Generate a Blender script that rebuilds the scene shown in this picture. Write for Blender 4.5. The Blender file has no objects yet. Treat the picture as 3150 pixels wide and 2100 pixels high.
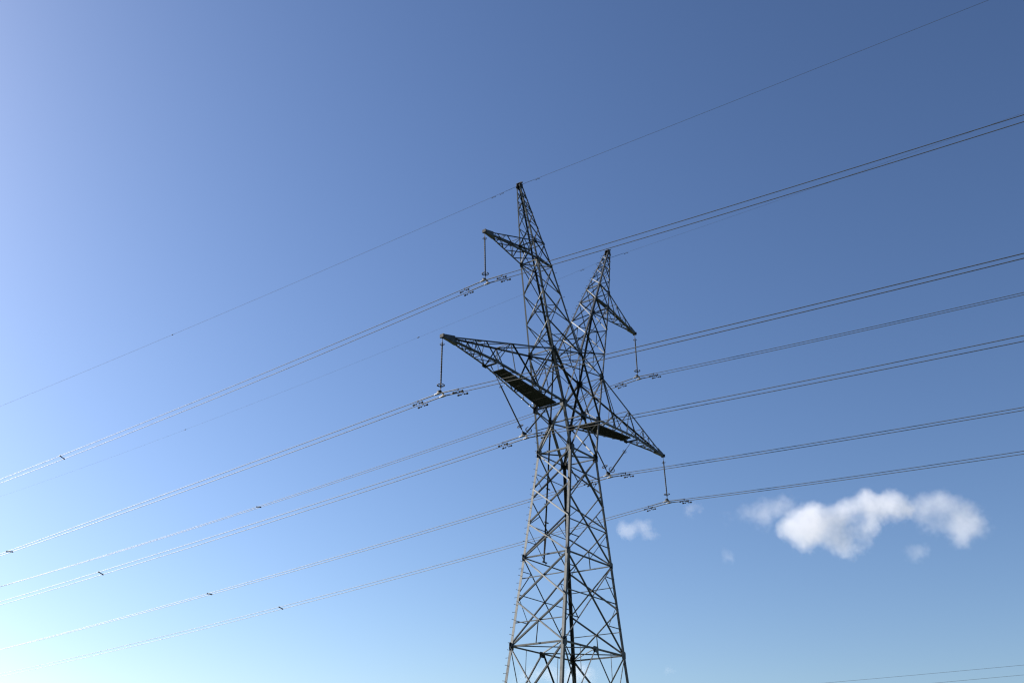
import bpy, math, random
from mathutils import Vector, Matrix
random.seed(7)
SC = bpy.context.scene
COL = SC.collection
R = math.radians
V = Vector

# ------------------------------------------------------------------ camera
cam_d = bpy.data.cameras.new('camera')
cam = bpy.data.objects.new('camera', cam_d)
COL.objects.link(cam)
SC.camera = cam
cam_d.sensor_width = 36.0
cam_d.lens = 36.0 * 3072.84 / 3150.0
cam_d.clip_start = 0.1
cam_d.clip_end = 60000
right, up, fwd = V((0.620, -0.784, 0.019)), V((-0.358, -0.262, 0.896)), V((0.698, 0.562, 0.444))
fwd.normalize()
right = (right - fwd * right.dot(fwd)).normalized()
up = right.cross(fwd)
CAM = V((-47.238, -33.499, 1.6))
cam.matrix_world = Matrix(((right.x, up.x, -fwd.x, CAM.x), (right.y, up.y, -fwd.y, CAM.y),
                           (right.z, up.z, -fwd.z, CAM.z), (0, 0, 0, 1)))

# ------------------------------------------------------------------ sky, sun, exposure
SUN_AZ, SUN_EL = 100.0, 27.5          # azimuth counter-clockwise from +X
w = bpy.data.worlds.new('World')
SC.world = w
w.use_nodes = True
nt = w.node_tree
bg = nt.nodes['Background']
sky = nt.nodes.new('ShaderNodeTexSky')
sky.sky_type = 'NISHITA'
sky.sun_disc = False
sky.sun_elevation = R(SUN_EL)
sky.sun_rotation = R(90 - SUN_AZ)
sky.altitude = 200
sky.air_density = 1.11
sky.dust_density = 0.85
sky.ozone_density = 1.26
half = nt.nodes.new('ShaderNodeVectorMath'); half.operation = 'SCALE'; half.inputs['Scale'].default_value = 0.5
gm = nt.nodes.new('ShaderNodeGamma'); gm.inputs[1].default_value = 1.25      # the phone's contrast, the same everywhere in the sky
nt.links.new(sky.outputs[0], half.inputs[0]); nt.links.new(half.outputs[0], gm.inputs[0])
wb = nt.nodes.new('ShaderNodeVectorMath'); wb.operation = 'MULTIPLY'; wb.inputs[1].default_value = (0.90, 0.965, 1.13)   # cool white balance
nt.links.new(gm.outputs[0], wb.inputs[0]); nt.links.new(wb.outputs[0], bg.inputs[0])
bg.inputs[1].default_value = 0.070
sd = bpy.data.lights.new('sun', 'SUN')
sun = bpy.data.objects.new('sun', sd)
COL.objects.link(sun)
sd.energy = 5.0
sd.angle = R(0.53)
sd.color = (1.0, 0.95, 0.89)
sdir = V((math.cos(R(SUN_AZ)) * math.cos(R(SUN_EL)), math.sin(R(SUN_AZ)) * math.cos(R(SUN_EL)), math.sin(R(SUN_EL))))
sun.rotation_euler = sdir.to_track_quat('Z', 'Y').to_euler()
sun.location = (0, 0, 80)
vs = SC.view_settings
vs.view_transform = 'Standard'
vs.look = 'None'
vs.gamma = 1
vs.exposure = 1.5
vs.use_curve_mapping = False
SC.cycles.filter_width = 1.25
SC.cycles.volume_step_rate = 1.0
SC.cycles.volume_max_steps = 256
SC.cycles.volume_bounces = 10
SC.cycles.max_bounces = 14
SC.cycles.sample_clamp_indirect = 8

# ------------------------------------------------------------------ materials
def new_mat(name):
    m = bpy.data.materials.new(name)
    m.use_nodes = True
    return m, m.node_tree, m.node_tree.nodes['Principled BSDF']

def steel(name, c0, c1, rough=0.55, metal=0.35, scale=6.0, spec=0.3):
    m, t, b = new_mat(name)
    tc = t.nodes.new('ShaderNodeNewGeometry')
    oi = t.nodes.new('ShaderNodeObjectInfo')
    n1 = t.nodes.new('ShaderNodeTexNoise'); n1.inputs['Scale'].default_value = scale
    n1.inputs['Detail'].default_value = 5
    t.links.new(tc.outputs['Position'], n1.inputs['Vector'])
    vo = t.nodes.new('ShaderNodeTexVoronoi'); vo.inputs['Scale'].default_value = scale * 9
    t.links.new(tc.outputs['Position'], vo.inputs['Vector'])
    a = t.nodes.new('ShaderNodeMath'); a.operation = 'MULTIPLY_ADD'
    t.links.new(vo.outputs['Distance'], a.inputs[0]); a.inputs[1].default_value = 0.35
    t.links.new(n1.outputs[0], a.inputs[2])
    a2 = t.nodes.new('ShaderNodeMath'); a2.operation = 'MULTIPLY_ADD'
    t.links.new(oi.outputs['Random'], a2.inputs[0]); a2.inputs[1].default_value = 0.35
    t.links.new(a.outputs[0], a2.inputs[2])
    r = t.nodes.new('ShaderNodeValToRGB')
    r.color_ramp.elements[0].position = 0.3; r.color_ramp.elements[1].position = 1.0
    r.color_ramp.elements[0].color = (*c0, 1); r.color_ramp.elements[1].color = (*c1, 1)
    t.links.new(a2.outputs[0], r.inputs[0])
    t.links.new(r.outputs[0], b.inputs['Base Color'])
    b.inputs['Metallic'].default_value = metal
    b.inputs['Specular IOR Level'].default_value = spec
    b.inputs['Roughness'].default_value = rough
    return m

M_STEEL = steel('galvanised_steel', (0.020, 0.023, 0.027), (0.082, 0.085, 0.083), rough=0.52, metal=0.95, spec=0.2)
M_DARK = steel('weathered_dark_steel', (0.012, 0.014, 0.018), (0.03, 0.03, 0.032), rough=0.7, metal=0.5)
M_GRATE = steel('grating_steel', (0.016, 0.019, 0.023), (0.03, 0.034, 0.04), rough=0.7, metal=0.2)
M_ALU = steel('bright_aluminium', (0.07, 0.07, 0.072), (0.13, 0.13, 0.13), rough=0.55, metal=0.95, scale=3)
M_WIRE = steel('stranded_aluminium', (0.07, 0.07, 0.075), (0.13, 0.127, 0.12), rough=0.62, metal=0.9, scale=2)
M_GWIRE = steel('grey_steel_strand', (0.05, 0.05, 0.055), (0.09, 0.09, 0.09), rough=0.6, metal=0.4, scale=2)
M_POLY = steel('grey_silicone_rubber', (0.014, 0.016, 0.02), (0.025, 0.028, 0.034), rough=0.75, metal=0.0, scale=5)
M_CONC = steel('concrete', (0.28, 0.27, 0.25), (0.42, 0.41, 0.38), rough=0.9, metal=0.0, scale=3)

mg, t, b = new_mat('meadow_grass')
g = t.nodes.new('ShaderNodeNewGeometry')
n1 = t.nodes.new('ShaderNodeTexNoise'); n1.inputs['Scale'].default_value = 0.05; n1.inputs['Detail'].default_value = 12
n2 = t.nodes.new('ShaderNodeTexNoise'); n2.inputs['Scale'].default_value = 4.0; n2.inputs['Detail'].default_value = 8
for n in (n1, n2): t.links.new(g.outputs['Position'], n.inputs['Vector'])
mx = t.nodes.new('ShaderNodeMath'); mx.operation = 'ADD'
t.links.new(n1.outputs[0], mx.inputs[0]); t.links.new(n2.outputs[0], mx.inputs[1])
rp = t.nodes.new('ShaderNodeValToRGB')
rp.color_ramp.elements[0].position = 0.7; rp.color_ramp.elements[1].position = 1.3
rp.color_ramp.elements[0].color = (0.035, 0.055, 0.018, 1); rp.color_ramp.elements[1].color = (0.085, 0.095, 0.04, 1)
hf = t.nodes.new('ShaderNodeMath'); hf.operation = 'MULTIPLY'; hf.inputs[1].default_value = 0.7
t.links.new(mx.outputs[0], hf.inputs[0]); t.links.new(hf.outputs[0], rp.inputs[0])
rp.color_ramp.elements[0].position = 0.45; rp.color_ramp.elements[1].position = 0.95
t.links.new(rp.outputs[0], b.inputs['Base Color'])
b.inputs['Roughness'].default_value = 0.95
bp = t.nodes.new('ShaderNodeBump'); bp.inputs['Strength'].default_value = 0.6
t.links.new(n2.outputs[0], bp.inputs['Height']); t.links.new(bp.outputs[0], b.inputs['Normal'])

# ------------------------------------------------------------------ object helpers
def mesh(name, vs_, fs, mat, smooth=False):
    me = bpy.data.meshes.new(name)
    me.from_pydata([tuple(v) for v in vs_], [], fs)
    me.materials.append(mat)
    if smooth:
        for p in me.polygons: p.use_smooth = True
    me.update()
    return me

def obj(name, me, parent=None, mw=None):
    o = bpy.data.objects.new(name, me)
    COL.objects.link(o)
    if parent: o.parent = parent
    if mw is not None: o.matrix_local = mw
    return o

def tag(o, label=None, cat=None, group=None, kind=None):
    if label: o['label'] = label
    if cat: o['category'] = cat
    if group: o['group'] = group
    if kind: o['kind'] = kind
    return o

def empty(name, loc, label, cat, group=None):
    o = bpy.data.objects.new(name, None)
    o.empty_display_size = 0.5
    COL.objects.link(o)
    o.location = loc
    return tag(o, label, cat, group)

class MB:
    """collects simple solids into one mesh"""
    def __init__(s): s.v = []; s.f = []
    def add(s, vs_, fs):
        k = len(s.v); s.v += [V(v) for v in vs_]; s.f += [tuple(i + k for i in f) for f in fs]
    def box(s, c, h, M=None):
        c = V(c); pts = []
        for dx in (-1, 1):
            for dy in (-1, 1):
                for dz in (-1, 1):
                    p = V((dx * h[0], dy * h[1], dz * h[2]))
                    pts.append(c + (M @ p if M else p))
        s.add(pts, [(0, 1, 3, 2), (4, 6, 7, 5), (0, 4, 5, 1), (2, 3, 7, 6), (0, 2, 6, 4), (1, 5, 7, 3)])
    def rev(s, a, b, prof, n=10):
        """surface of revolution along a->b, prof = [(t 0..1, r)]"""
        a, b = V(a), V(b); d = b - a; z = d.normalized()
        x = z.orthogonal().normalized(); y = z.cross(x)
        pts = []
        for t_, r_ in prof:
            for k in range(n):
                an = 2 * math.pi * k / n
                pts.append(a + d * t_ + (x * math.cos(an) + y * math.sin(an)) * r_)
        fs = []
        for i in range(len(prof) - 1):
            for k in range(n):
                k2 = (k + 1) % n
                fs.append((i * n + k, i * n + k2, (i + 1) * n + k2, (i + 1) * n + k))
        fs.append(tuple(range(n))[::-1]); m = (len(prof) - 1) * n
        fs.append(tuple(range(m, m + n)))
        s.add(pts, fs)
    def tube(s, pts_, r, n=8):
        """tube along a polyline"""
        pts_ = [V(p) for p in pts_]; m = len(pts_)
        vs_ = []; prev = None
        for i, p in enumerate(pts_):
            d = (pts_[min(i + 1, m - 1)] - pts_[max(i - 1, 0)]).normalized()
            x = (prev - d * prev.dot(d)).normalized() if prev else d.orthogonal().normalized()
            prev = x; y = d.cross(x)
            for k in range(n):
                an = 2 * math.pi * k / n
                vs_.append(p + (x * math.cos(an) + y * math.sin(an)) * r)
        fs = []
        for i in range(m - 1):
            for k in range(n):
                k2 = (k + 1) % n
                fs.append((i * n + k, i * n + k2, (i + 1) * n + k2, (i + 1) * n + k))
        fs.append(tuple(range(n))[::-1]); fs.append(tuple(range((m - 1) * n, m * n)))
        s.add(vs_, fs)
    def torus(s, c, axis, Rr, r, a0=0.0, a1=2 * math.pi, n=28, k=8, xref=None):
        c = V(c); z = V(axis).normalized(); x = (V(xref) - z * V(xref).dot(z)).normalized() if xref else z.orthogonal().normalized()
        y = z.cross(x)
        s.tube([c + (x * math.cos(a0 + (a1 - a0) * i / n) + y * math.sin(a0 + (a1 - a0) * i / n)) * Rr for i in range(n + 1)], r, k)
    def prism(s, poly, nrm, th):
        poly = [V(p) for p in poly]; nrm = V(nrm).normalized(); m = len(poly)
        vs_ = [p - nrm * th / 2 for p in poly] + [p + nrm * th / 2 for p in poly]
        fs = [tuple(range(m))[::-1], tuple(range(m, 2 * m))] + [(i, (i + 1) % m, m + (i + 1) % m, m + i) for i in range(m)]
        s.add(vs_, fs)
    def build(s, name, mat, parent=None, smooth=False):
        me = mesh(name, s.v, s.f, mat, smooth)
        if smooth:
            try:
                me.set_sharp_from_angle(angle=R(40))
            except Exception: pass
        return obj(name, me, parent)

# ------------------------------------------------------------------ the ground
N = 40
gv, gf = [], []
rings = [0, 8, 20, 45, 90, 180, 400, 900, 2000, 5000, 12000, 24000]
SEG = 48
gv.append((0, 0, 0))
for r_ in rings[1:]:
    for k in range(SEG):
        a_ = 2 * math.pi * k / SEG
        x_, y_ = r_ * math.cos(a_), r_ * math.sin(a_)
        z_ = 0.0 if r_ < 40 else (0.12 if r_ < 100 else 0.5) * (math.sin(x_ * 0.031 + 1) + math.cos(y_ * 0.027))
        gv.append((x_, y_, z_ - (0.3 if r_ > 60 else 0)))
for k in range(SEG):
    gf.append((0, 1 + k, 1 + (k + 1) % SEG))
for i in range(len(rings) - 2):
    for k in range(SEG):
        a_ = 1 + i * SEG + k; b_ = 1 + i * SEG + (k + 1) % SEG
        gf.append((a_, a_ + SEG, b_ + SEG, b_))
tag(obj('ground', mesh('ground', gv, gf, mg)), kind='structure')

# ------------------------------------------------------------------ clouds: real volumes far beyond the tower
CD = 4200.0
def pix_point(px, py, D):
    d = fwd + right * ((px - 1575) / 3072.84) - up * ((py - 1050) / 3072.84)
    return CAM + d * D, d.normalized()

def cloud(name, blobs, dens, label, cat='cloud', seed=0.0, wisp=0.0):
    """blobs: (px, py, radius px, weight) in photograph pixels, laid out on a cloud deck at distance CD"""
    cx = sum(b_[0] for b_ in blobs) / len(blobs); cy = sum(b_[1] for b_ in blobs) / len(blobs)
    c0, _ = pix_point(cx, cy, CD)
    k = CD / 3072.84
    rng = random.Random(int(seed * 10) + 3)
    B = []
    for px, py, r_, wt in blobs:
        p, _ = pix_point(px, py, CD)
        p = p + fwd * rng.uniform(-0.6, 0.6) * r_ * k
        B.append((p - c0, r_ * k, wt))
    m = bpy.data.materials.new(name + '_vapour'); m.use_nodes = True
    t = m.node_tree; t.nodes.clear()
    out = t.nodes.new('ShaderNodeOutputMaterial'); pv = t.nodes.new('ShaderNodeVolumePrincipled')
    t.links.new(pv.outputs[0], out.inputs['Volume'])
    tc = t.nodes.new('ShaderNodeTexCoord')
    # warp the position so that blob edges billow
    nw = t.nodes.new('ShaderNodeTexNoise'); nw.inputs['Scale'].default_value = 1 / (32 * k); nw.inputs['Detail'].default_value = 4
    nw.inputs['Roughness'].default_value = 0.62
    off = t.nodes.new('ShaderNodeVectorMath'); off.operation = 'ADD'; off.inputs[1].default_value = (seed * 311, seed * 97, 0)
    t.links.new(tc.outputs['Object'], off.inputs[0]); t.links.new(off.outputs[0], nw.inputs['Vector'])
    sb = t.nodes.new('ShaderNodeVectorMath'); sb.operation = 'SUBTRACT'; sb.inputs[1].default_value = (0.5, 0.5, 0.5)
    t.links.new(nw.outputs['Color'], sb.inputs[0])
    sc_ = t.nodes.new('ShaderNodeVectorMath'); sc_.operation = 'SCALE'; sc_.inputs['Scale'].default_value = 42 * k * (1 + wisp)
    t.links.new(sb.outputs[0], sc_.inputs[0])
    wp = t.nodes.new('ShaderNodeVectorMath'); wp.operation = 'ADD'
    t.links.new(tc.outputs['Object'], wp.inputs[0]); t.links.new(sc_.outputs[0], wp.inputs[1])
    acc = None
    for c_, r_, wt in B:
        ds = t.nodes.new('ShaderNodeVectorMath'); ds.operation = 'DISTANCE'; ds.inputs[1].default_value = c_
        t.links.new(wp.outputs[0], ds.inputs[0])
        mr = t.nodes.new('ShaderNodeMapRange'); mr.interpolation_type = 'SMOOTHERSTEP'
        mr.inputs['From Min'].default_value = r_ * 1.45; mr.inputs['From Max'].default_value = 0
        mr.inputs['To Min'].default_value = 0; mr.inputs['To Max'].default_value = wt
        t.links.new(ds.outputs['Value'], mr.inputs['Value'])
        if acc is None: acc = mr.outputs[0]
        else:
            ad = t.nodes.new('ShaderNodeMath'); ad.operation = 'ADD'
            t.links.new(acc, ad.inputs[0]); t.links.new(mr.outputs[0], ad.inputs[1]); acc = ad.outputs[0]
    # fine billows eat into the rim
    nf = t.nodes.new('ShaderNodeTexNoise'); nf.inputs['Scale'].default_value = 1 / (16 * k); nf.inputs['Detail'].default_value = 5
    nf.inputs['Roughness'].default_value = 0.6
    t.links.new(off.outputs[0], nf.inputs['Vector'])
    er = t.nodes.new('ShaderNodeMath'); er.operation = 'MULTIPLY_ADD'; er.inputs[1].default_value = -0.75 * (1 - .5 * wisp); er.inputs[2].default_value = 0.22
    t.links.new(nf.outputs[0], er.inputs[0])
    e2 = t.nodes.new('ShaderNodeMath'); e2.operation = 'ADD'
    t.links.new(acc, e2.inputs[0]); t.links.new(er.outputs[0], e2.inputs[1])
    e3 = t.nodes.new('ShaderNodeMapRange'); e3.inputs['From Min'].default_value = 0.02; e3.inputs['From Max'].default_value = 0.75
    t.links.new(e2.outputs[0], e3.inputs['Value'])
    ml = t.nodes.new('ShaderNodeMath'); ml.operation = 'MULTIPLY'; ml.inputs[1].default_value = dens
    t.links.new(e3.outputs[0], ml.inputs[0]); t.links.new(ml.outputs[0], pv.inputs['Density'])
    pv.inputs['Color'].default_value = (0.84, 0.835, 0.85, 1)
    pv.inputs['Anisotropy'].default_value = 0.15
    # hull: remeshed union of slightly larger icospheres
    import bmesh
    bm = bmesh.new()
    for c_, r_, wt in B:
        bmesh.ops.create_icosphere(bm, subdivisions=2, radius=r_ * 1.5 + 12 * k, matrix=Matrix.Translation(c_))
    me = bpy.data.meshes.new(name); bm.to_mesh(me); bm.free()
    me.materials.append(m)
    o = obj(name, me); o.location = c0
    md = o.modifiers.new('union', 'REMESH'); md.mode = 'VOXEL'; md.voxel_size = 14 * k
    tag(o, label, cat)
    return o

CLOUDS = True
if CLOUDS:
    q = lambda x, y: (2200 + x / 2.613, 1460 + y / 2.613)
    def bl(lst): return [(*q(x, y), r_ / 2.613, wt) for x, y, r_, wt in lst]
    cloud('cloud', bl([(560, 430, 95, .9), (680, 400, 140, 1), (800, 330, 130, 1), (840, 450, 150, 1), (700, 520, 120, .7), (960, 330, 120, .9),
                       (1010, 470, 120, .6), (960, 560, 110, .5), (1080, 610, 110, .45), (1180, 570, 90, .35), (1080, 270, 110, .8), (1200, 200, 110, 1),
                       (1280, 260, 120, .8), (1280, 360, 90, .35), (1420, 230, 120, .8), (1500, 250, 120, .6), (1400, 320, 100, .35), (1540, 300, 90, .4), (1180, 420, 130, .5), (1290, 440, 100, .3)]),
          0.0085, 'largest puffy white cloud low on the right beneath the lowest conductors', seed=1.0)
    cloud('cloud', bl([(1640, 300, 120, .42), (1740, 250, 130, .6), (1860, 230, 120, .8), (1950, 270, 120, .7), (2030, 400, 130, .7), (1960, 470, 120, .6),
                       (2130, 420, 120, .4), (1850, 370, 130, .5), (1700, 390, 120, .38), (1990, 550, 90, .35), (2080, 300, 110, .3)]),
          0.0052, 'softer grey-white cloud touching the right end of the largest cloud', seed=2.0)
    cloud('cloud', bl([(560, 260, 120, .45), (430, 290, 120, .4), (330, 320, 110, .3), (230, 300, 90, .25), (390, 380, 90, .22), (110, 350, 80, .12)]),
          0.0045, 'thin hazy wisp just left of the largest cloud', seed=3.0, wisp=.5)
    cloud('cloud', bl([(1580, 620, 90, .45), (1670, 610, 70, .5)]), 0.0035, 'small faint puff below the gap between the two right-hand clouds', seed=4.0, wisp=.4)
    cloud('cloud', bl([(90, 650, 60, .5), (130, 690, 45, .4)]), 0.003, 'tiny faint puff below the hazy wisp', seed=5.0, wisp=.4)
    cloud('cloud', [(1917, 1622, 27, .9), (1932, 1636, 28, .85), (1960, 1622, 28, .7), (1985, 1615, 26, .7), (1990, 1640, 28, .55), (2012, 1645, 26, .35)],
          0.0045, 'small round white puff just right of the pylon body', seed=6.0)
    cloud('cloud', [(2125, 1562, 20, .5), (2150, 1565, 16, .35), (2110, 1575, 18, .3)], 0.005, 'faint puff right under the lowest right-hand insulator', seed=7.0, wisp=.4)
    cloud('cloud', [(1640, 2075, 40, .4), (1690, 2070, 36, .5), (1770, 2058, 40, .7), (1810, 2075, 40, .5), (1730, 2090, 50, .4), (1600, 2095, 34, .3)],
          0.006, 'pale flat cloud behind the foot of the pylon at the bottom edge', seed=8.0)
    cloud('cloud', [(2054, 2058, 16, .5), (2066, 2064, 12, .4)], 0.004, 'tiny faint puff near the bottom edge right of the pylon', seed=9.0, wisp=.3)

# ------------------------------------------------------------------ the pylon
TW = empty('lattice_pylon', (0, 0, 0), 'tall grey lattice steel pylon with two pointed masts and four cross-arms', 'pylon')

SIZES = {}
def angle_mesh(kind, wd, mat=None):
    """unit-length rolled angle along +Z. 'brace': plate centred on x, outstanding leg to +y at -x edge. 'leg': corner at origin"""
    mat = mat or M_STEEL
    key = (kind, round(wd, 3), mat.name)
    if key in SIZES: return SIZES[key]
    th = max(0.008, wd * 0.09)
    if kind == 'leg': sec = [(0, 0), (wd, 0), (wd, -th), (th, -th), (th, -wd), (0, -wd)]
    elif kind == 'tee': sec = [(-wd, 0), (-wd, th), (-th / 2, th), (-th / 2, wd), (th / 2, wd), (th / 2, th), (wd, th), (wd, 0)]
    else: sec = [(-wd / 2, 0), (-wd / 2, wd), (-wd / 2 + th, wd), (-wd / 2 + th, th), (wd / 2, th), (wd / 2, 0)]
    m = len(sec)
    vs_ = [(x, y, 0) for x, y in sec] + [(x, y, 1) for x, y in sec]
    if kind == 'leg':
        caps = [(0, 1, 2, 3), (0, 3, 4, 5), (m + 3, m + 2, m + 1, m), (m + 5, m + 4, m + 3, m)]
    elif kind == 'tee':
        caps = [(0, 1, 2, 5, 6, 7), (2, 3, 4, 5), (m + 7, m + 6, m + 5, m + 2, m + 1, m), (m + 5, m + 4, m + 3, m + 2)]
    else:
        caps = [(0, 1, 2, 3), (0, 3, 4, 5), (m + 3, m + 2, m + 1, m), (m + 5, m + 4, m + 3, m)]
    fs = caps + [((i + 1) % m, i, m + i, m + (i + 1) % m) for i in range(m)]
    me = mesh('angle_%s_%d' % (kind, round(wd * 1000)), vs_, fs, mat)
    import bmesh
    bm = bmesh.new(); bm.from_mesh(me); bmesh.ops.recalc_face_normals(bm, faces=bm.faces); bm.to_mesh(me); bm.free()
    SIZES[key] = me
    return me

def frame(a, z, x, y, L):
    return Matrix(((x.x, y.x, z.x * L, a.x), (x.y, y.y, z.y * L, a.y), (x.z, y.z, z.z * L, a.z), (0, 0, 0, 1)))

def brace(a, b, wd, n, inside=False, name='brace', trim=0.06, off=0.0, legt=0.016, kind='brace', mat=None, flip=False):
    a, b, n = V(a), V(b), V(n); wd *= (.8 if wd < .07 else .76)
    z = (b - a).normalized(); L = (b - a).length
    a = a + z * trim; L -= 2 * trim
    n = (n - z * n.dot(z)).normalized()
    y = -n if inside else n
    a = a + n * (off + (-(legt + 0.003) if inside else 0.003))
    x = y.cross(z)
    if (x.z > 0.02) != inside: flip = not flip          # outstanding leg at the upper edge outside, lower edge inside
    if flip:                       # outstanding flange on the other edge
        a = a + z * L; z = -z; x = y.cross(z)
    return obj(name, angle_mesh(kind, wd, mat), TW, frame(a, z, x, y, L))

def leg(a, b, wd, fx, fy, name='leg'):
    """corner angle; flanges run from the corner towards fx and towards fy"""
    a, b, fx, fy = V(a), V(b), V(fx), V(fy); wd *= .86
    z = (b - a).normalized()
    y = -(fy - z * fy.dot(z)).normalized()
    x = y.cross(z)
    if x.dot(fx) < 0: a, b = b, a; z = -z; x = y.cross(z)
    return obj(name, angle_mesh('leg', wd), TW, frame(a, z, x, y, (b - a).length))

def plate(c, n, uvec, su, sv, th=0.014, cut=0.3, name='gusset_plate'):
    c, n, u = V(c), V(n).normalized(), V(uvec)
    u = (u - n * u.dot(n)).normalized(); v = n.cross(u)
    k = 1 - cut
    pts = [(-su, -sv * k), (-su * k, -sv), (su * k, -sv), (su, -sv * k), (su, sv * k), (su * k, sv), (-su * k, sv), (-su, sv * k)]
    m = MB(); m.prism([c + u * a_ + v * b_ for a_, b_ in pts], n, th)
    return m.build(name, M_STEEL, TW)

lerp = lambda a, b, t_: a + (b - a) * t_
def L3(a, b, t_): return V(a).lerp(V(b), t_)

# half-width, half-depth, height at each level of the body
LV = dict(base=(4.64, 2.39, 0.0), F=(3.72, 2.07, 6.15), E=(3.005, 1.815, 10.98), n4=(2.64, 1.70, 13.46), D=(2.266, 1.58, 15.995),
          n3=(1.99, 1.47, 18.07), na=(1.79, 1.395, 19.50), n2=(1.69, 1.357, 20.24), A=(1.388, 1.24, 22.48),
          B=(1.932, 1.135, 25.18), BC=(2.34, 1.04, 26.84), C=(2.744, .946, 28.505), O2=(3.18, .86, 30.43), O1=(3.62, .78, 32.35),
          G=(4.081, .69, 34.357), H=(4.345, .61, 35.61), M=(0, 1.047, 29.237), P=(0, 1.20, 24.89),
          I2=(.85, .92, 31.02), I1=(1.65, .80, 32.70), Gi=(2.479, .677, 34.443), Hi=(3.224, .618, 35.876))
To, Ti = (5.313, .151, 39.448), (4.979, .151, 39.448)
for i_, (to, ti) in enumerate(((.30, .278), (.58, .555), (.765, .785), (.907, .907))):
    LV['p%d' % i_] = tuple(lerp(LV['H'][k], To[k], to) for k in range(3))
    LV['q%d' % i_] = tuple(lerp(LV['Hi'][k], Ti[k], ti) for k in range(3))
LV['To'], LV['Ti'] = To, Ti
def pt(l, sx, sy): a_, b_, z_ = LV[l]; return V((sx * a_, sy * b_, z_))
SXY = [(sx, sy) for sx in (-1, 1) for sy in (-1, 1)]
X_, Y_, Z_ = V((1, 0, 0)), V((0, 1, 0)), V((0, 0, 1))

# --- main legs
for sx, sy in SXY:
    for a_, b_, w_ in (('base', 'F', .20), ('F', 'E', .20), ('E', 'D', .19), ('D', 'A', .18), ('A', 'B', .16), ('B', 'C', .14), ('C', 'G', .125), ('G', 'To', .10)):
        leg(pt(a_, sx, sy), pt(b_, sx, sy), w_, -sx * X_, -sy * Y_)
    # inner mast legs (the crotch M down to the beam B is a leg as well)
    for a_, b_, w_ in (('M', 'Gi', .125), ('Gi', 'Ti', .10)):
        leg(pt(a_, sx, sy), pt(b_, sx, sy), w_, sx * X_, -sy * Y_)
    brace(pt('M', sx, sy), pt('B', sx, sy), .12, sy * Y_, name='brace')
    # heavy K members through the centre node P
    brace(pt('C', sx, sy), pt('P', sx, sy), .16, sy * Y_, inside=False, name='brace')
    brace(pt('P', sx, sy), pt('A', sx, sy), .17, sy * Y_, inside=False, name='brace', flip=sx > 0)
    brace(pt('B', sx, sy), pt('P', sx, sy), .13, sy * Y_, inside=True, name='strut')

def xpanel(lo, hi, face, s, wd, il=None, ih=None):
    """X bracing on one face. face 'x': x = s*hw between y-,y+ legs; face 'y': y = s*hd between x-,x+ legs"""
    if face == 'x':
        a0, a1, b0, b1 = pt(lo, s, -1), pt(hi, s, 1), pt(lo, s, 1), pt(hi, s, -1); n = s * X_
    else:
        a0, a1, b0, b1 = pt(lo, -1, s), pt(hi, 1, s), pt(lo, 1, s), pt(hi, -1, s); n = s * Y_
    brace(a0, a1, wd, n, inside=False); brace(b0, b1, wd, n, inside=True)
    return xcross(a0, a1, b0, b1)

def xcross(a0, a1, b0, b1):
    # meeting point of two coplanar diagonals
    d1, d2 = a1 - a0, b1 - b0
    n = d1.cross(d2); t_ = (b0 - a0).cross(d2).dot(n) / n.dot(n)
    return a0 + d1 * t_

XC = {}
for s in (-1, 1):
    for lo, hi, wd in (('A', 'B', .10), ('n2', 'A', .11), ('n3', 'n2', .11), ('D', 'n3', .11), ('n4', 'D', .12), ('E', 'n4', .12), ('F', 'E', .12), ('base', 'F', .13)):
        XC['x', lo, s] = xpanel(lo, hi, 'x', s, wd)
    for lo, hi, wd in (('na', 'A', .13), ('D', 'na', .10), ('E', 'D', .10)):
        XC['y', lo, s] = xpanel(lo, hi, 'y', s, wd)
    # double angles on the ends between B and C
    for sy in (-1, 1):
        a_, b_ = pt('C', s, sy), pt('BC', s, -sy)
        for dz in (-.09, .09):
            u = (b_ - a_).normalized().cross(X_).normalized() * dz
            brace(a_ + u, b_ + u, .065, s * X_, inside=(sy > 0), off=0.02 * sy)
        brace(pt('BC', s, sy), pt('B', s, -sy), .08, s * X_, inside=(sy > 0))

# --- horizontals of the body
def ring(l, wd, diag=False):
    for s in (-1, 1):
        brace(pt(l, s, -1), pt(l, s, 1), wd, s * X_, name='strut', inside=True, legt=.03)
        brace(pt(l, -1, s), pt(l, 1, s), wd, s * Y_, name='strut', inside=True, legt=.03)
    if diag: brace(pt(l, -1, 1), pt(l, 1, -1), wd * .8, Z_, name='strut')
ring('A', .11, True); ring('D', .10); ring('E', .12)
brace(pt('A', -1, -1), pt('A', 1, 1), .085, Z_, name='strut', inside=True)
for s in (-1, 1):
    brace(pt('B', s, -1), pt('B', s, 1), .13, s * X_, name='strut', inside=True)
    brace(pt('C', s, -1), pt('C', s, 1), .07, s * X_, name='strut', inside=True)
    # plan bracing of the upper chord level
    brace(pt('M', 1, s), pt('C', -1, -s), .07, Z_, name='strut')
    brace(pt('M', 1, s), pt('C', 1, -s), .07, Z_, name='strut')
    brace(pt('M', 1, s), pt('O2', -1, s), .08, s * Y_, name='strut', inside=True)
    brace(pt('M', 1, s), pt('O2', 1, s), .08, s * Y_, name='strut', inside=True)
    brace(pt('BC', s, -1), L3(pt('C', s, -1), pt('P', 1, -1), .54), .06, Y_, name='strut')
    brace(pt('BC', s, 1), L3(pt('C', s, 1), pt('P', 1, 1), .54), .06, Y_, name='strut')
    for sy in (-1, 1):
        m_ = L3(pt('A', s, sy), pt('B', s, sy), .52)
        brace(m_, L3(pt('A', s, sy), pt('P', 1, sy), .9), .06, sy * Y_, name='strut', inside=True)
brace(pt('P', 1, -1), pt('P', 1, 1), .13, Z_, name='strut')
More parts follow.
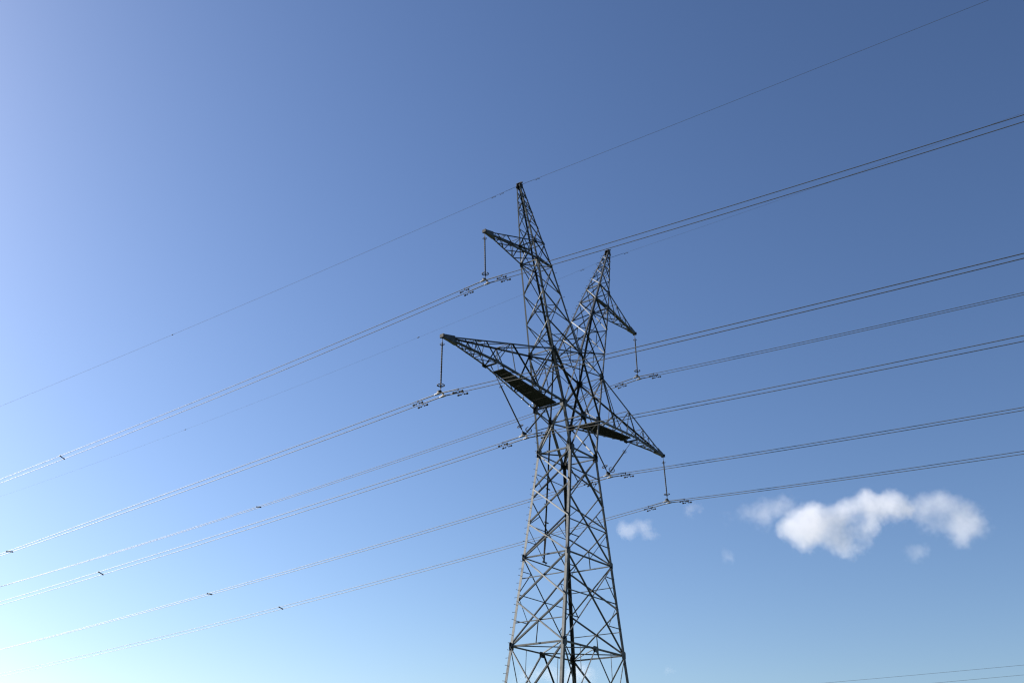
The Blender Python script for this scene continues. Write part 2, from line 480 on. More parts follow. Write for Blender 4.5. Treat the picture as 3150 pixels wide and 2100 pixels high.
brace(pt('M', 1, -1), pt('M', 1, 1), .09, Z_, name='strut')

# --- plan bracing at E: K pattern through the mid points of the long faces
mE = {s: L3(pt('E', -1, s), pt('E', 1, s), .5) for s in (-1, 1)}
for s in (-1, 1):
    for sx in (-1, 1): brace(mE[s], pt('E', sx, -s), .075, Z_, name='strut', off=.004 * s)
    # below E the long faces are K braced from the mid point of the strut
    for sx in (-1, 1):
        brace(mE[s], pt('F', sx, s), .10, s * Y_, inside=(sx > 0), flip=sx > 0)
        brace(pt('E', sx, s), L3(mE[s], pt('F', sx, s), .52), .075, s * Y_, inside=True)
        brace(pt('F', sx, s), V((0, s * 2.38, 0.35)), .11, s * Y_, inside=(sx > 0))
    ring_m = L3(pt('F', -1, s), pt('F', 1, s), .5)
ring('F', .10)

# --- redundant bracing (secondary members)
def on(l0, l1, z, sx, sy):
    a_, b_ = pt(l0, sx, sy), pt(l1, sx, sy)
    return L3(a_, b_, (z - a_.z) / (b_.z - a_.z))
for s in (-1, 1):
    for lo, hi in (('na', 'A'), ('D', 'na'), ('E', 'D')):
        c = XC['y', lo, s]
        brace(on(lo, hi, c.z, -1, s), on(lo, hi, c.z, 1, s), .065, s * Y_, name='redundant', inside=True, legt=.05)
    for lo, hi in (('n4', 'D'), ('E', 'n4'), ('F', 'E'), ('base', 'F')):
        c = XC['x', lo, s]
        brace(on(lo, hi, c.z, s, -1), on(lo, hi, c.z, s, 1), .06, s * X_, name='redundant', inside=True, legt=.05)
    for sx in (-1, 1):
        # E-D long panel: small triangles against the legs
        d_hi = L3(pt('D', sx, s), XC['y', 'E', s], .36); d_lo = L3(pt('E', sx, s), XC['y', 'E', s], .50)
        brace(d_hi, on('E', 'D', d_hi.z - .02, sx, s), .055, s * Y_, name='redundant', trim=.03)
        brace(d_hi, on('E', 'D', XC['y', 'E', s].z, sx, s), .05, s * Y_, name='redundant', inside=True, trim=.03)
        brace(d_lo, on('E', 'D', d_lo.z, sx, s), .055, s * Y_, name='redundant', trim=.03)
        brace(d_lo, on('E', 'D', XC['y', 'E', s].z, sx, s), .05, s * Y_, name='redundant', inside=True, trim=.03)
        e_hi = L3(pt('na', sx, s), XC['y', 'D', s], .5); e_lo = L3(pt('D', sx, s), XC['y', 'D', s], .52)
        brace(e_hi, on('D', 'na', XC['y', 'D', s].z, sx, s), .05, s * Y_, name='redundant', inside=True, trim=.03)
        brace(e_lo, on('D', 'na', e_lo.z, sx, s), .055, s * Y_, name='redundant', trim=.03)
        f_ = L3(pt('na', sx, s), XC['y', 'na', s], .55)
        brace(f_, on('na', 'A', XC['y', 'na', s].z, sx, s), .05, s * Y_, name='redundant', inside=True, trim=.03)
        # hangers from the panel cross points down to the strut mid points
    brace(XC['x', 'E', s], L3(pt('E', s, -1), pt('E', s, 1), .5), .05, s * X_, name='redundant', trim=.02)
    brace(XC['x', 'D', s], L3(pt('D', s, -1), pt('D', s, 1), .5), .055, s * X_, name='redundant', trim=.02)
    brace(L3(pt('n3', -s, s), pt('D', -s, s), .1), L3(pt('D', -1, s), pt('D', 1, s), .5), .05, s * Y_, name='redundant', inside=True, trim=.03)
    for sx in (-1, 1):
        h_ = L3(mE[s], pt('E', sx, s), .5)
        brace(h_, V((h_.x, h_.y + .06 * s, h_.z - 1.5)), .045, s * Y_, name='redundant', trim=.02)
# diamonds of struts between the crossing points of neighbouring faces
def diamond(c4, wd, nm='strut'):
    for i_ in range(4):
        brace(c4[i_], c4[(i_ + 1) % 4], wd, Z_, name=nm, trim=.05)

# --- masts
for sx in (-1, 1):
    lev = [('C', 'M'), ('O2', 'I2'), ('O1', 'I1'), ('G', 'Gi'), ('H', 'Hi'), ('p0', 'q0'), ('p1', 'q1'), ('p2', 'q2'), ('p3', 'q3')]
    for i_ in range(len(lev) - 1):
        (o0, i0), (o1, i1) = lev[i_], lev[i_ + 1]
        wd = .085 if i_ < 3 else (.07 if i_ < 5 else .055)
        # side faces
        for sy in (-1, 1):
            p_ = [pt(o0, sx, sy), pt(i1, sx, sy), pt(i0, sx, sy), pt(o1, sx, sy)]
            if i_ == 3:      # between the arm's two chords
                brace(p_[2], p_[3], wd, sy * Y_); brace(p_[0], p_[1], wd, sy * Y_, inside=True)
            else:
                brace(p_[0], p_[1], wd, sy * Y_, inside=False); brace(p_[2], p_[3], wd, sy * Y_, inside=True)
        # outer face and inner face
        brace(pt(o0, sx, -1), pt(o1, sx, 1), wd * .9, sx * X_); brace(pt(o0, sx, 1), pt(o1, sx, -1), wd * .9, sx * X_, inside=True)
        brace(pt(i0, sx, -1), pt(i1, sx, 1), wd * .9, -sx * X_); brace(pt(i0, sx, 1), pt(i1, sx, -1), wd * .9, -sx * X_, inside=True)
        if i_ in (0, 1):
            cs = [xcross(pt(o0, sx, -1), pt(o1, sx, 1), pt(o0, sx, 1), pt(o1, sx, -1)),
                  xcross(pt(o0, sx, 1), pt(i1, sx, 1), pt(i0, sx, 1), pt(o1, sx, 1)),
                  xcross(pt(i0, sx, -1), pt(i1, sx, 1), pt(i0, sx, 1), pt(i1, sx, -1)),
                  xcross(pt(o0, sx, -1), pt(i1, sx, -1), pt(i0, sx, -1), pt(o1, sx, -1))]
            diamond(cs, .055)
    for o_, i_, wd in (('G', 'Gi', .085), ('H', 'Hi', .085), ('p1', 'q1', .05)):
        for sy in (-1, 1): brace(pt(o_, sx, sy), pt(i_, sx, sy), wd, sy * Y_, name='strut', inside=True, legt=.03)
        brace(pt(o_, sx, -1), pt(o_, sx, 1), wd, sx * X_, name='strut', inside=True, legt=.03)
        brace(pt(i_, sx, -1), pt(i_, sx, 1), wd, -sx * X_, name='strut', inside=True, legt=.03)
    brace(pt('G', sx, 1), pt('Gi', sx, -1), .06, Z_, name='strut')
    # cap of the mast: folded plates and the ground-wire bracket
    top = V((sx * 5.18, 0, 39.60))
    m = MB()
    for sy in (-1, 1): m.prism([top + V((-.20, sy * .15, -.28)), top + V((.20, sy * .15, -.28)), top + V((.15, sy * .12, .06)), top + V((-.15, sy * .12, .06))], Y_, .02)
    m.prism([top + V((-.17, -.14, .07)), top + V((.17, -.14, .07)), top + V((.17, .14, .07)), top + V((-.17, .14, .07))], Z_, .025)
    m.box(top + V((0, 0, -.05)), (.02, .15, .2))
    m.build('mast_cap', M_DARK, TW)
    m = MB()
    m.box(top + V((sx * .02, 0, .12)), (.05, .24, .03)); m.rev(top + V((0, -.10, .16)), top + V((0, .10, .16)), [(0, .06), (1, .06)], 10)
    m.build('ground_wire_bracket', M_DARK, TW)

# --- cross-arms
TIPL, TIPU = V((11.604, 0, 25.973)), V((8.406, 0, 34.356))
K_ = (7.53, .48, 25.87)
def arm_truss(root_b, root_t, tip, sx, bot_ts, top_ts, wb, wt, wbr, kink=None):
    """bottom/top chord nodes at parameters along root->tip; Warren web on both sides, X bracing in the bottom plane"""
    tipp = V((sx * tip.x, 0, tip.z))
    nodes = {}
    for sy in (-1, 1):
        b0, t0 = pt(root_b, sx, sy), pt(root_t, sx, sy)
        tb = tipp + V((-sx * .05, sy * .05, -.02)); tt = tipp + V((-sx * .05, sy * .05, .06))
        if kink: kp = V((sx * kink[0], sy * kink[1], kink[2]))
        def bot(u, b0=b0, tb=tb):
            if not kink: return L3(b0, tb, u)
            x_ = lerp(b0.x, tb.x, u)
            return L3(b0, kp, (x_ - b0.x) / (kp.x - b0.x)) if abs(x_) <= abs(kp.x) else L3(kp, tb, (x_ - kp.x) / (tb.x - kp.x))
        bn = [bot(u) for u in bot_ts]; tn = [L3(t0, tt, u) for u in top_ts]
        nodes[sy] = (bn, tn)
        seg = [b0, kp, tb] if kink else [b0, tb]
        for a_, b_ in zip(seg[:-1], seg[1:]): leg(a_, b_, wb, -sy * Y_, Z_, name='arm_chord')
        leg(t0, tt, wt, -sy * Y_, -Z_, name='arm_chord')
    return nodes, tipp

for sx in (-1, 1):
    # lower arms
    xb = [1.932, 4.33, 7.53, 8.75, 9.55, 10.35]
    ub = [(x_ - 1.932) / (11.604 - .05 - 1.932) for x_ in xb]
    xt = [2.744, 6.40, 8.50, 9.35, 10.15]
    ut = [(x_ - 2.744) / (11.604 - .05 - 2.744) for x_ in xt]
    nd, tipp = arm_truss('B', 'C', TIPL, sx, ub, ut, .125, .105, .06, K_)
    for sy in (-1, 1):
        bn, tn = nd[sy]; n = sy * Y_
        for a_, b_, wd, ins in ((tn[0], bn[1], .095, True), (bn[1], tn[1], .10, False), (tn[1], bn[2], .075, True), (bn[2], tn[2], .065, False),
                                (tn[2], bn[3], .055, True), (bn[3], tn[3], .05, False), (tn[3], bn[4], .05, True), (bn[4], tn[4], .045, False), (tn[4], bn[5], .045, True)):
            brace(a_, b_, wd, n, inside=ins, name='arm_brace', trim=.05)
        mid = L3(tn[0], bn[1], .5)
        brace(mid, L3(bn[0], bn[1], .52), .05, n, inside=True, name='arm_brace')
        brace(tn[1], L3(bn[1], bn[2], .52), .05, n, inside=True, name='arm_brace')
    # ties and plan bracing
    for i_, wd in ((1, .06), (2, .11), (3, .05), (4, .045), (5, .04)):
        brace(nd[-1][0][i_], nd[1][0][i_], wd, Z_, name='arm_brace', inside=True, legt=.02)
    for i_ in range(2, 5):
        brace(nd[-1][0][i_], nd[1][0][i_ + 1], .045, Z_, name='arm_brace', inside=True, legt=.02)
        brace(nd[1][0][i_], nd[-1][0][i_ + 1], .045, Z_, name='arm_brace', legt=.02)
    for i_, wd in ((1, .06), (2, .05), (3, .045)):
        brace(nd[-1][1][i_], nd[1][1][i_], wd, Z_, name='arm_brace')
        if i_ < 3: brace(nd[-1][1][i_], nd[1][1][i_ + 1], .045, Z_, name='arm_brace', inside=True)
    brace(nd[1][1][1], pt('C', sx, -1), .07, Z_, name='arm_brace')
    brace(nd[-1][1][1], nd[1][0][2], .05, Z_, name='arm_brace')
    brace(nd[1][1][1], nd[-1][0][2], .05, Z_, name='arm_brace')
    # short outriggers from the bottom chord to the walkway and diagonals beside it
    for xx in (2.5, 3.4, 5.2, 6.1, 6.9):
        for sy in (-1, 1):
            tq = (xx - 1.932) / (7.53 - 1.932)
            c_ = L3(pt('B', sx, sy), V((sx * K_[0], sy * K_[1], K_[2])), tq)
            i2 = V((c_.x + sx * .25, sy * lerp(.62, .34, tq), c_.z + .02))
            brace(c_, i2, .05, Z_, name='arm_brace', trim=0, inside=True)
    # top chords carry on over the body to the crotch
    for sy in (-1, 1):
        leg(pt('C', sx, sy), pt('M', sx, sy), .105, -sy * Y_, -Z_, name='arm_chord')
    # tip plates
    for sy in (-1, 1):
        m = MB()
        m.prism([tipp + V((sx * .10, sy * .06, -.09)), tipp + V((sx * .10, sy * .06, .12)), tipp + V((-sx * .80, sy * .125, .33)), tipp + V((-sx * .85, sy * .125, -.07))], Y_, .016)
        m.build('tip_plate', M_STEEL, TW)
    m = MB(); m.prism([tipp + V((sx * .10, -.06, -.07)), tipp + V((sx * .10, .06, -.07)), tipp + V((-sx * 1.05, .14, -.085)), tipp + V((-sx * 1.05, -.14, -.085))], Z_, .016)
    m.build('tip_plate', M_STEEL, TW)
    m = MB(); m.box(tipp + V((sx * .13, 0, .0)), (.03, .13, .10)); m.rev(tipp + V((sx * .08, -.14, -.08)), tipp + V((sx * .08, .14, -.08)), [(0, .03), (1, .03)], 8)
    m.build('hanger_bracket', M_DARK, TW)

    # upper arms
    xb = [4.081, 5.13, 6.20, 7.16, 7.75]
    ub = [(x_ - 4.081) / (8.406 - .05 - 4.081) for x_ in xb]
    xt = [4.345, 5.45, 6.74, 7.55]
    ut = [(x_ - 4.345) / (8.406 - .05 - 4.345) for x_ in xt]
    nd, tipp = arm_truss('G', 'H', TIPU, sx, ub, ut, .11, .09, .05)
    for sy in (-1, 1):
        bn, tn = nd[sy]; n = sy * Y_
        for a_, b_, wd, ins in ((tn[0], bn[1], .06, True), (bn[1], tn[1], .055, False), (tn[1], bn[2], .055, True), (bn[2], tn[2], .055, False),
                                (tn[2], bn[3], .05, True), (bn[3], tn[3], .045, False), (tn[3], bn[4], .045, True)):
            brace(a_, b_, wd, n, inside=ins, name='arm_brace', trim=.05)
        leg(pt('G', sx, sy), pt('Gi', sx, sy), .11, -sy * Y_, Z_, name='arm_chord')
        leg(pt('H', sx, sy), pt('Hi', sx, sy), .09, -sy * Y_, -Z_, name='arm_chord')
    for i_ in range(4):
        brace(nd[-1][0][i_], nd[1][0][i_ + 1], .055, Z_, name='arm_brace', inside=True, legt=.02)
        brace(nd[1][0][i_], nd[-1][0][i_ + 1], .055, Z_, name='arm_brace', legt=.02)
    for i_ in (1, 2):
        brace(nd[-1][1][i_], nd[1][1][i_], .05, Z_, name='arm_brace')
    for sy in (-1, 1):
        m = MB(); m.prism([tipp + V((sx * .10, sy * .06, -.09)), tipp + V((sx * .10, sy * .06, .12)), tipp + V((-sx * .58, sy * .13, .26)), tipp + V((-sx * .62, sy * .13, -.07))], Y_, .016)
        m.build('tip_plate', M_STEEL, TW)
    m = MB(); m.prism([tipp + V((sx * .10, -.06, -.07)), tipp + V((sx * .10, .06, -.07)), tipp + V((-sx * .75, .14, -.07)), tipp + V((-sx * .75, -.14, -.07))], Z_, .016)
    m.build('tip_plate', M_STEEL, TW)
    m = MB(); m.box(tipp + V((sx * .13, 0, .0)), (.03, .13, .10)); m.rev(tipp + V((sx * .08, -.14, -.08)), tipp + V((sx * .08, .14, -.08)), [(0, .03), (1, .03)], 8)
    m.build('hanger_bracket', M_DARK, TW)

# --- walkway gratings inside the lower arms
for sx in (-1, 1):
    xs = [2.02, 2.95, 3.88, 4.82, 5.75, 6.35, 6.86]
    for x0, x1 in zip(xs[:-1], xs[1:]):
        def zz(x_): return 25.20 + (x_ - 1.932) / (7.53 - 1.932) * .62
        def hw(x_): return lerp(.64, .36, (x_ - 2.02) / (6.86 - 2.02)) * (0.99)
        x1 = x1 - .004
        m = MB()
        # bearing frame and closely set bars
        jit = 0.0
        def q_(x_, v_): return V((sx * x_, v_ * hw(x_), zz(x_) + jit))
        m.prism([q_(x0, -1), q_(x1, -1), q_(x1, 1), q_(x0, 1)], Z_, .006)
        nb = max(6, int((x1 - x0) / .09))
        for k in range(nb + 1):
            xx = lerp(x0 + .01, x1 - .01, k / nb)
            a_, b_ = q_(xx, -1), q_(xx, 1)
            m.box((a_ + b_) / 2 - V((0, 0, .018)), (.004, (b_ - a_).length / 2, .015))
        for v_ in (-1, 1):
            a_, b_ = q_(x0, v_), q_(x1, v_)
            m.prism([a_ + V((0, 0, -.045)), b_ + V((0, 0, -.045)), b_ + V((0, 0, .03)), a_ + V((0, 0, .03))], Y_, .008)
        m.build('platform_panel', M_GRATE, TW)
# --- gusset plates at the main nodes
for sx, sy in SXY:
    ny, nx = sy * Y_, sx * X_
    for l, su, sv in (('A', .24, .24), ('B', .22, .24), ('C', .22, .22), ('G', .17, .17), ('H', .17, .15), ('D', .18, .2), ('E', .2, .22), ('F', .2, .22)):
        plate(pt(l, sx, sy) + V((-sx * su * .6, sy * -.010, 0)), ny, X_, su, sv)
    for l, su, sv in (('A', .18, .22), ('B', .18, .22), ('C', .16, .2), ('G', .13, .17)):
        plate(pt(l, sx, sy) + V((-sx * .010, -sy * su * .7, 0)), nx, Y_, su, sv)
for sy in (-1, 1):
    plate(pt('P', 1, sy) + V((0, sy * .03, 0)), sy * Y_, X_, .30, .30)
    plate(pt('M', 1, sy) + V((0, -sy * .01, .02)), sy * Y_, X_, .26, .26)
    plate(mE[sy] + V((0, sy * .02, -.05)), sy * Y_, X_, .26, .16)
for sx in (-1, 1):
    for sy in (-1, 1):
        plate(V((sx * K_[0], sy * (K_[1] + .01), K_[2] + .02)), sy * Y_, X_, .20, .12)

# --- step bolts on one body leg and one mast leg
def bolts(a, b, d1, d2, step=.40):
    L = (b - a).length; n_ = int(L / step)
    for i_ in range(n_):
        p = a.lerp(b, (i_ + .5) / n_); d = (d1 if i_ % 2 else d2)
        mw = Matrix.Translation(p) @ d.to_track_quat('Z', 'X').to_matrix().to_4x4()
        obj('step_bolt', STEP, TW, mw)
m = MB(); m.rev((0, 0, 0), (0, 0, .17), [(0, .011), (.86, .011), (.861, .021), (1, .021)], 6)
STEP = mesh('step_bolt', m.v, m.f, M_STEEL)
for a_, b_ in (('base', 'E'), ('E', 'D'), ('D', 'A'), ('A', 'B'), ('B', 'C')):
    a0 = pt(a_, -1, 1); a0 = L3(a0, pt(b_, -1, 1), .4) if a_ == 'base' else a0
    bolts(a0, pt(b_, -1, 1), V((-1, .02, 0)), V((0.02, 1, 0)))
bolts(pt('M', 1, 1), pt('Gi', 1, 1), V((-1, 0, .3)).normalized(), V((-.02, 1, 0)), .42)
bolts(pt('Gi', 1, 1), pt('Ti', 1, 1), V((-1, 0, .3)).normalized(), V((-.02, 1, 0)), .42)
bolts(pt('C', -1, -1), pt('G', -1, -1), V((-1, 0, 0)), V((0, -1, 0)), .8)
bolts(pt('M', -1, -1), pt('Gi', -1, -1), V((1, 0, 0)), V((0, -1, 0)), .8)

# --- hanging climbing rail inside the body
RX, RY = -0.06, 1.12
R0, R1 = V((-.02, 1.10, 28.9)), V((-.50, 1.42, 16.05))
brace(R0, R1, .095, Y_, name='climbing_rail', inside=True, legt=0, trim=0)
for zz_, wd in ((27.6, .2), (26.0, .2), (24.2, .22), (23.0, .2), (21.4, .22), (20.6, .36), (19.6, .2), (18.5, .36), (17.4, .2), (16.1, .4)):
    c_ = L3(R0, R1, (28.9 - zz_) / (28.9 - 16.05))
    m = MB(); m.box((c_.x + (wd * .3 if wd > .3 else -wd * .45), c_.y, zz_), (wd * .55, .03, .012 if wd < .3 else .03)); m.build('rail_bracket', M_STEEL, TW)

# --- concrete footings
for sx, sy in SXY:
    m = MB(); m.rev(pt('base', sx, sy) + V((0, 0, -.6)), pt('base', sx, sy) + V((0, 0, .35)), [(0, .5), (.94, .5), (1, .46)], 16)
    m.build('footing', M_CONC, TW)

# ------------------------------------------------------------------ conductors
WIRES = {  # phase: ((x, z0, a+, b+, a-, b-), ...)  slopes away from the clamp on the far (+y) and near (-y) side
 'P1': ((-8.471, 30.918, -.03713, .000254, .07983, .000319), (-8.071, 30.918, -.04369, .000335, .0875, .000512)),
 'P2': ((-11.792, 22.513, -.04699, .000083, .06749, .000243), (-11.392, 22.513, -.05219, .000236, .07051, .00037)),
 'P3': ((8.461, 30.894, -.0645, .000253, .0747, .000564), (8.861, 30.894, -.06285, .000256, .06868, .000417)),
 'P4': ((-4.504, 22.404, -.05629, .000201, .06547, .000421), (-4.104, 22.404, -.06117, .000249, .06637, .000341)),
 'P5': ((4.341, 22.468, -.07226, .000223, .06452, .000514), (4.741, 22.468, -.07353, .00026, .06335, .000456)),
 'P6': ((11.788, 22.662, -.07664, .000244, .06673, .000685), (12.188, 22.662, -.07916, .00025, .06515, .000536))}
NAME = {'P1': 'upper left cross-arm', 'P2': 'long lower left cross-arm', 'P3': 'upper right cross-arm', 'P4': 'V-string left of the pylon body',
        'P5': 'V-string right of the pylon body', 'P6': 'long lower right cross-arm'}
def wz(Wd, y):
    x_, z0, a1, b1, a2, b2 = Wd
    if abs(y) < .28:      # the clamp holds the cable in a short level curve
        s_ = (a1 - a2) / 2 * 0
        za, zb = wz(Wd, .28001), wz(Wd, -.28001)
        u = (y + .28) / .56
        return lerp(zb, za, u) + .012 * (1 - (2 * u - 1) ** 2)
    if y > 0: return z0 + a1 * y + b1 * y * y
    # the near span: blend to the sag of a normal span beyond the frame
    return z0 + a2 * y + b2 * y * y
CR = .019
for k, subs in WIRES.items():
    for i_, Wd in enumerate(subs):
        side = 'left-hand' if i_ == 0 else 'right-hand'
        ys = [-70 + 2.5 * j for j in range(28)] + [-.9, -.28, -.14, 0, .14, .28, .9] + [2.5 * j for j in range(1, 65)]
        m = MB(); m.tube([(Wd[0], y, wz(Wd, y)) for y in ys], CR, 8)
        c = m.build('conductor_cable', M_WIRE, smooth=True)
        tag(c, '%s cable of the pair hung from the %s' % (side, NAME[k]), 'cable', 'conductor cables')
        m = MB(); m.tube([(Wd[0], y, wz(Wd, y)) for y in [-1.35 + .15 * j for j in range(19)]], CR + .011, 10)
        m.build('armour_rod', M_ALU, c, smooth=True)

# vibration dampers: one each side of each clamp
def damper_meshes():
    clampm = MB(); clampm.box((0, 0, -.01), (.022, .03, .045)); clampm.box((0, 0, -.075), (.012, .018, .05))
    mess = MB(); mess.tube([(0, -.30, -.155), (0, -.15, -.13), (0, 0, -.12), (0, .15, -.13), (0, .30, -.155)], .008, 6)
    wt = MB()
    wt.rev((0, -.36, 0), (0, -.24, 0), [(0, .03), (.15, .055), (.8, .055), (1, .03)], 10)
    wt.rev((0, -.24, 0), (0, -.15, 0), [(0, .02), (1, .02)], 8)
    wt.rev((0, -.17, -.0), (0, -.09, -.0), [(0, .028), (.2, .042), (.8, .042), (1, .02)], 10)
    return (mesh('clamp', clampm.v, clampm.f, M_DARK), mesh('messenger_wire', mess.v, mess.f, M_DARK), mesh('weight', wt.v, wt.f, M_DARK))
DM = damper_meshes()
def damper(x_, y_, z_, slope, label, group='vibration dampers'):
    r_ = empty('vibration_damper', (x_, y_, z_), label, 'vibration damper', group)
    r_.rotation_euler = (math.atan(slope), 0, 0)
    obj('clamp', DM[0], r_); obj('messenger_wire', DM[1], r_)
    w1 = obj('weight', DM[2], r_, Matrix.Translation((0, .0, -.15)))
    obj('weight', DM[2], r_, Matrix.Translation((0, 0, -.15)) @ Matrix.Rotation(math.pi, 4, 'Z'))
    return r_
for k, subs in WIRES.items():
    for i_, Wd in enumerate(subs):
        for y_ in (-1.42, 1.44):
            e_ = .05
            sl = (wz(Wd, y_ + e_) - wz(Wd, y_ - e_)) / (2 * e_)
            damper(Wd[0], y_, wz(Wd, y_), sl, 'dark dumbbell damper on the %s cable %s of the %s' % (
                'left-hand' if i_ == 0 else 'right-hand', 'to the right' if y_ < 0 else 'to the left',
                {'P1': 'upper left insulator', 'P2': 'lower left insulator', 'P3': 'upper right insulator', 'P4': 'left V-string',
                 'P5': 'right V-string', 'P6': 'lower right insulator'}[k]))

# bundle spacers down the far span
for k, y_ in (('P1', 46.54), ('P2', 44.6), ('P3', 41.4), ('P4', 43.7), ('P5', 41.1), ('P6', 40.6)):
    a_, b_ = [V((Wd[0], y_, wz(Wd, y_))) for Wd in WIRES[k]]
    m = MB(); d = (b_ - a_).normalized()
    m.rev(a_ - d * .06, b_ + d * .06, [(0, .06), (.14, .06), (.2, .042), (.8, .042), (.86, .06), (1, .06)], 8)
    o = m.build('cable_spacer', M_DARK)
    tag(o, 'short dark spacer bar joining the two cables from the ' + NAME[k], 'cable spacer', 'cable spacers')

# ------------------------------------------------------------------ insulators
def rod(parent, a, b, r_core=.040, r_shed=.054, n_shed=34):
    a, b = V(a), V(b); prof = [(0, r_core)]
    for i_ in range(n_shed):
        u = (i_ + .5) / n_shed; h = .32 / n_shed; rr = r_shed if i_ % 2 == 0 else r_shed * .8
        prof += [(u - h, r_core), (u, rr), (u + h * .35, r_core)]
    prof.append((1, r_core))
    m = MB(); m.rev(a, b, prof, 10)
    return m.build('shed_rod', M_POLY, parent, smooth=False)
def fitting(parent, a, b, r_=.022, name='end_fitting'):
    m = MB(); m.rev(a, b, [(0, r_ * 1.7), (.2, r_ * 1.7), (.21, r_), (.8, r_), (.81, r_ * 1.7), (1, r_ * 1.7)], 8)
    return m.build(name, M_DARK, parent)
def coil_ring(parent, c, axis, Rr, r_, openang=0.5):
    m = MB()
    ax = V(axis).normalized(); x = ax.orthogonal().normalized()
    m.torus(c, axis, Rr, r_, openang / 2, 2 * math.pi - openang / 2, 30, 8, xref=x)
    y = ax.cross(x)
    for s_ in (-1, 1): m.tube([V(c) + y * s_ * Rr, V(c) + y * s_ * Rr * .45 + ax * .03, V(c) + y * s_ * .02], r_ * .55, 6)
    return m.build('corona_ring', M_DARK, parent, smooth=True)
def clamps(parent, subs, k):
    for Wd in subs:
        x_ = Wd[0]; z0 = wz(Wd, 0)
        sl = (wz(Wd, .3) - wz(Wd, -.3)) / .6
        m = MB()
        pr = []
        for u, hh in ((-.27, .022), (-.16, .045), (0, .06), (.16, .045), (.27, .022)):
            pr.append((u, hh))
        for (u0, h0), (u1, h1) in zip(pr[:-1], pr[1:]):
            if True:
                p0 = V((x_, u0, wz(Wd, u0))); p1 = V((x_, u1, wz(Wd, u1)))
                m.rev(p0, p1, [(0, h0), (1, h1)], 10)
        m.box((x_, 0, z0 + .09), (.028, .055, .07))
        m.build('suspension_clamp', M_ALU, parent, smooth=False)

def i_string(k, tip, label):
    subs = WIRES[k]; xm = (subs[0][0] + subs[1][0]) / 2; zc = wz(subs[0], 0)
    sx = 1 if xm > 0 else -1
    top = V((sx * (tip.x + .08), 0, tip.z - .10)); bot = V((xm, 0, zc + .18))
    root = empty('suspension_insulator', top, label, 'insulator', 'insulators')
    T_ = lambda p: V(p) - top
    d = (bot - top).normalized(); L = (bot - top).length
    at = lambda s_: T_(top + d * s_)
    fitting(root, at(0), at(.32), .018)
    rod(root, at(.32), at(L - .26))
    fitting(root, at(L - .26), at(L), .02)
    coil_ring(root, at(.40), d, .125, .014)
    coil_ring(root, at(L - .38), d, .195, .026)
    m = MB(); z_ = T_(V((xm, 0, zc + .17)))
    m.prism([z_ + V((-.24, 0, -.05)), z_ + V((.24, 0, -.05)), z_ + V((.22, 0, .02)), z_ + V((.05, 0, .10)), z_ + V((-.05, 0, .10)), z_ + V((-.22, 0, .02))], Y_, .02)
    m.build('yoke_plate', M_DARK, root)
    sub2 = [(s_[0] - top.x, s_[1] - top.z) + tuple(s_[2:]) for s_ in subs]
    clamps(root, sub2, k)
    return root
i_string('P1', TIPU, 'grey rod insulator hanging straight down from the upper left cross-arm tip')
i_string('P3', TIPU, 'grey rod insulator hanging straight down from the upper right cross-arm tip')
i_string('P2', TIPL, 'grey rod insulator hanging straight down from the lower left cross-arm tip')
i_string('P6', TIPL, 'grey rod insulator hanging straight down from the lower right cross-arm tip')

for k, sx in (('P4', -1), ('P5', 1)):
    subs = WIRES[k]; xm = (subs[0][0] + subs[1][0]) / 2; zc = wz(subs[0], 0)
    bot = V((xm, 0, zc + .22))
    root = empty('v_string_insulator', bot, 'two grey rod insulators joined in a V %s of the pylon body' % ('left' if sx < 0 else 'right'), 'insulator', 'insulators')
    T_ = lambda p: V(p) - bot
    for att, ring_s, e0 in ((V((sx * 7.55, 0, 25.80)), 1.42, 0), (V((sx * 1.99, 0, 25.12)), .55, 1)):
        en = bot + V(((sx if e0 == 0 else -sx) * .13, 0, .05))
        d = (en - att).normalized(); L = (en - att).length
        at = lambda s_: T_(att + d * s_)
        fitting(root, at(0), at(ring_s - .05), .017, 'link_rod')
        rod(root, at(ring_s - .05), at(L - .22))
        fitting(root, at(L - .22), at(L), .02)
        coil_ring(root, at(ring_s), d, .12, .013)
        coil_ring(root, at(L - .40), d, .185, .024)
    m = MB(); z_ = T_(V((xm, 0, zc + .16)))
    m.prism([z_ + V((-.24, 0, -.04)), z_ + V((.24, 0, -.04)), z_ + V((.2, 0, .12)), z_ + V((-.2, 0, .12))], Y_, .02)
    m.box(z_ + V((0, 0, .1)), (.16, .05, .035))
    m.build('yoke_plate', M_DARK, root)
    sub2 = [(s_[0] - bot.x, s_[1] - bot.z) + tuple(s_[2:]) for s_ in subs]
    clamps(root, sub2, k)

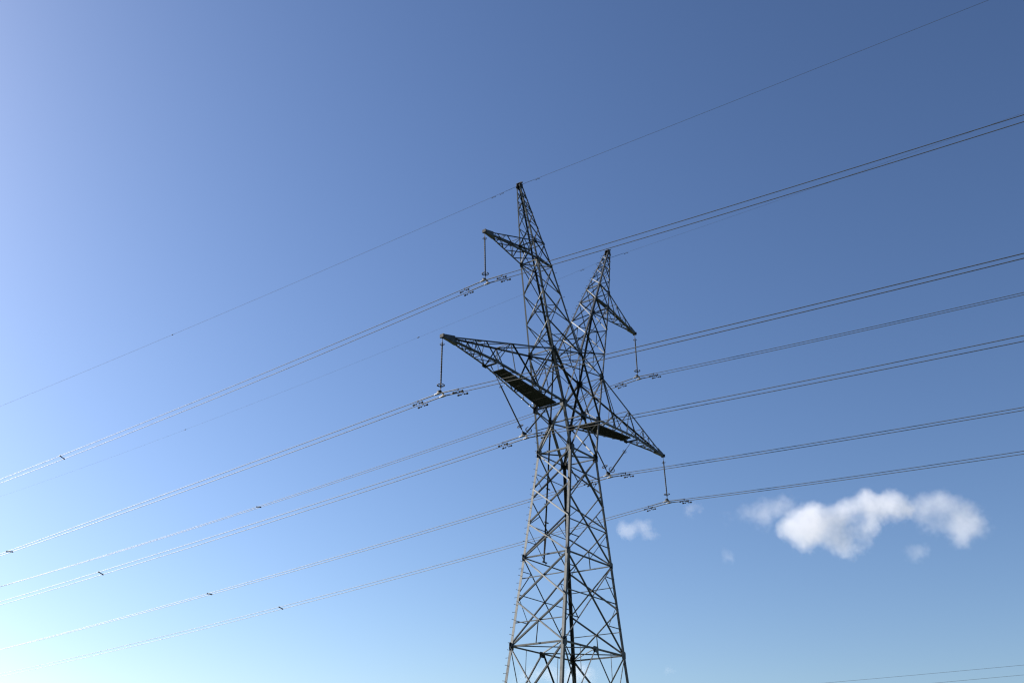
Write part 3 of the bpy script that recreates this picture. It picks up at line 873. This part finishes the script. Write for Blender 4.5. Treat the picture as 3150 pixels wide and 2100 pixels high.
# ------------------------------------------------------------------ ground wires on the mast tops
GW = {-1: (39.50, .0068, .00016, .0505, .00012), 1: (39.13, -.052, .00034, .034, .0006)}
for sx, (z0, a1, b1, a2, b2) in GW.items():
    Wd = (sx * 5.28, z0, a1, b1, a2, b2)
    ys = [-70 + 2.5 * j for j in range(29)] + [2.5 * j for j in range(1, 65)]
    m = MB(); m.tube([(Wd[0], y, z0 + (a1 * y + b1 * y * y if y > 0 else a2 * y + b2 * y * y)) for y in ys], 0.009 if sx < 0 else .0048, 6)
    c = m.build('ground_wire', M_GWIRE, smooth=True)
    tag(c, 'thin single wire over the tip of the %s mast' % ('taller-looking left' if sx < 0 else 'right'), 'wire', 'ground wires')
    m = MB(); m.tube([(Wd[0], y, z0 + (a1 * y + b1 * y * y if y > 0 else a2 * y + b2 * y * y)) for y in (-1.3, -.6, 0, .6, 1.1)], .012, 6)
    m.build('armour_rod', M_DARK, c)
    m = MB(); m.box((Wd[0], 0, z0 + .03), (.03, .09, .05)); m.tube([(Wd[0], 0, z0), (sx * 5.2, 0, z0 + .12), (sx * 5.16, 0, 39.5)], .02, 6)
    m.build('wire_clamp', M_DARK, c)
    for y_ in (-1.55, 1.4, 2.1) if sx < 0 else (-1.5, 2.3):
        f_ = lambda y: z0 + (a1 * y + b1 * y * y if y > 0 else a2 * y + b2 * y * y)
        dmp = damper(Wd[0], y_, f_(y_), a1 if y_ > 0 else a2, 'small damper on the thin wire %s of the %s mast tip' % (
            'just right' if y_ < 0 else ('just left' if y_ < 2 else 'a little further left'), 'left' if sx < 0 else 'right'), 'ground wire dampers')
        dmp.scale = (.45, .45, .45)
for sx, y_ in ((-1, 38.06), (1, 18.7), (1, 50.4)):
    z0, a1, b1, a2, b2 = GW[sx]; z_ = z0 + a1 * y_ + b1 * y_ * y_
    m = MB(); m.rev((sx * 5.28, y_ - .13, z_ - a1 * .13), (sx * 5.28, y_ + .13, z_ + a1 * .13), [(0, .015), (.3, .04), (.7, .04), (1, .015)], 8)
    o = m.build('wire_splice', M_DARK)
    tag(o, {38.06: 'small dark sleeve on the thin wire of the left mast, far left', 18.7: 'small dark sleeve on the right mast wire, nearer the pylon of its two',
            50.4: 'small dark sleeve on the right mast wire, further from the pylon of its two'}[y_], 'wire sleeve', 'wire sleeves')

# ------------------------------------------------------------------ a lower line far behind, its wires crossing the bottom right corner
for i_, (z0, sl, lab) in enumerate(((16.95, -.0150, 'upper of two faint wires crossing the bottom right corner'), (16.03, -.0190, 'lower of two faint wires crossing the bottom right corner'))):
    m = MB(); m.tube([(60, y, z0 + sl * y + .0002 * y * y) for y in range(-90, 131, 5)], .012, 6)
    tag(m.build('distant_wire', M_GWIRE), lab, 'wire', 'distant wires')
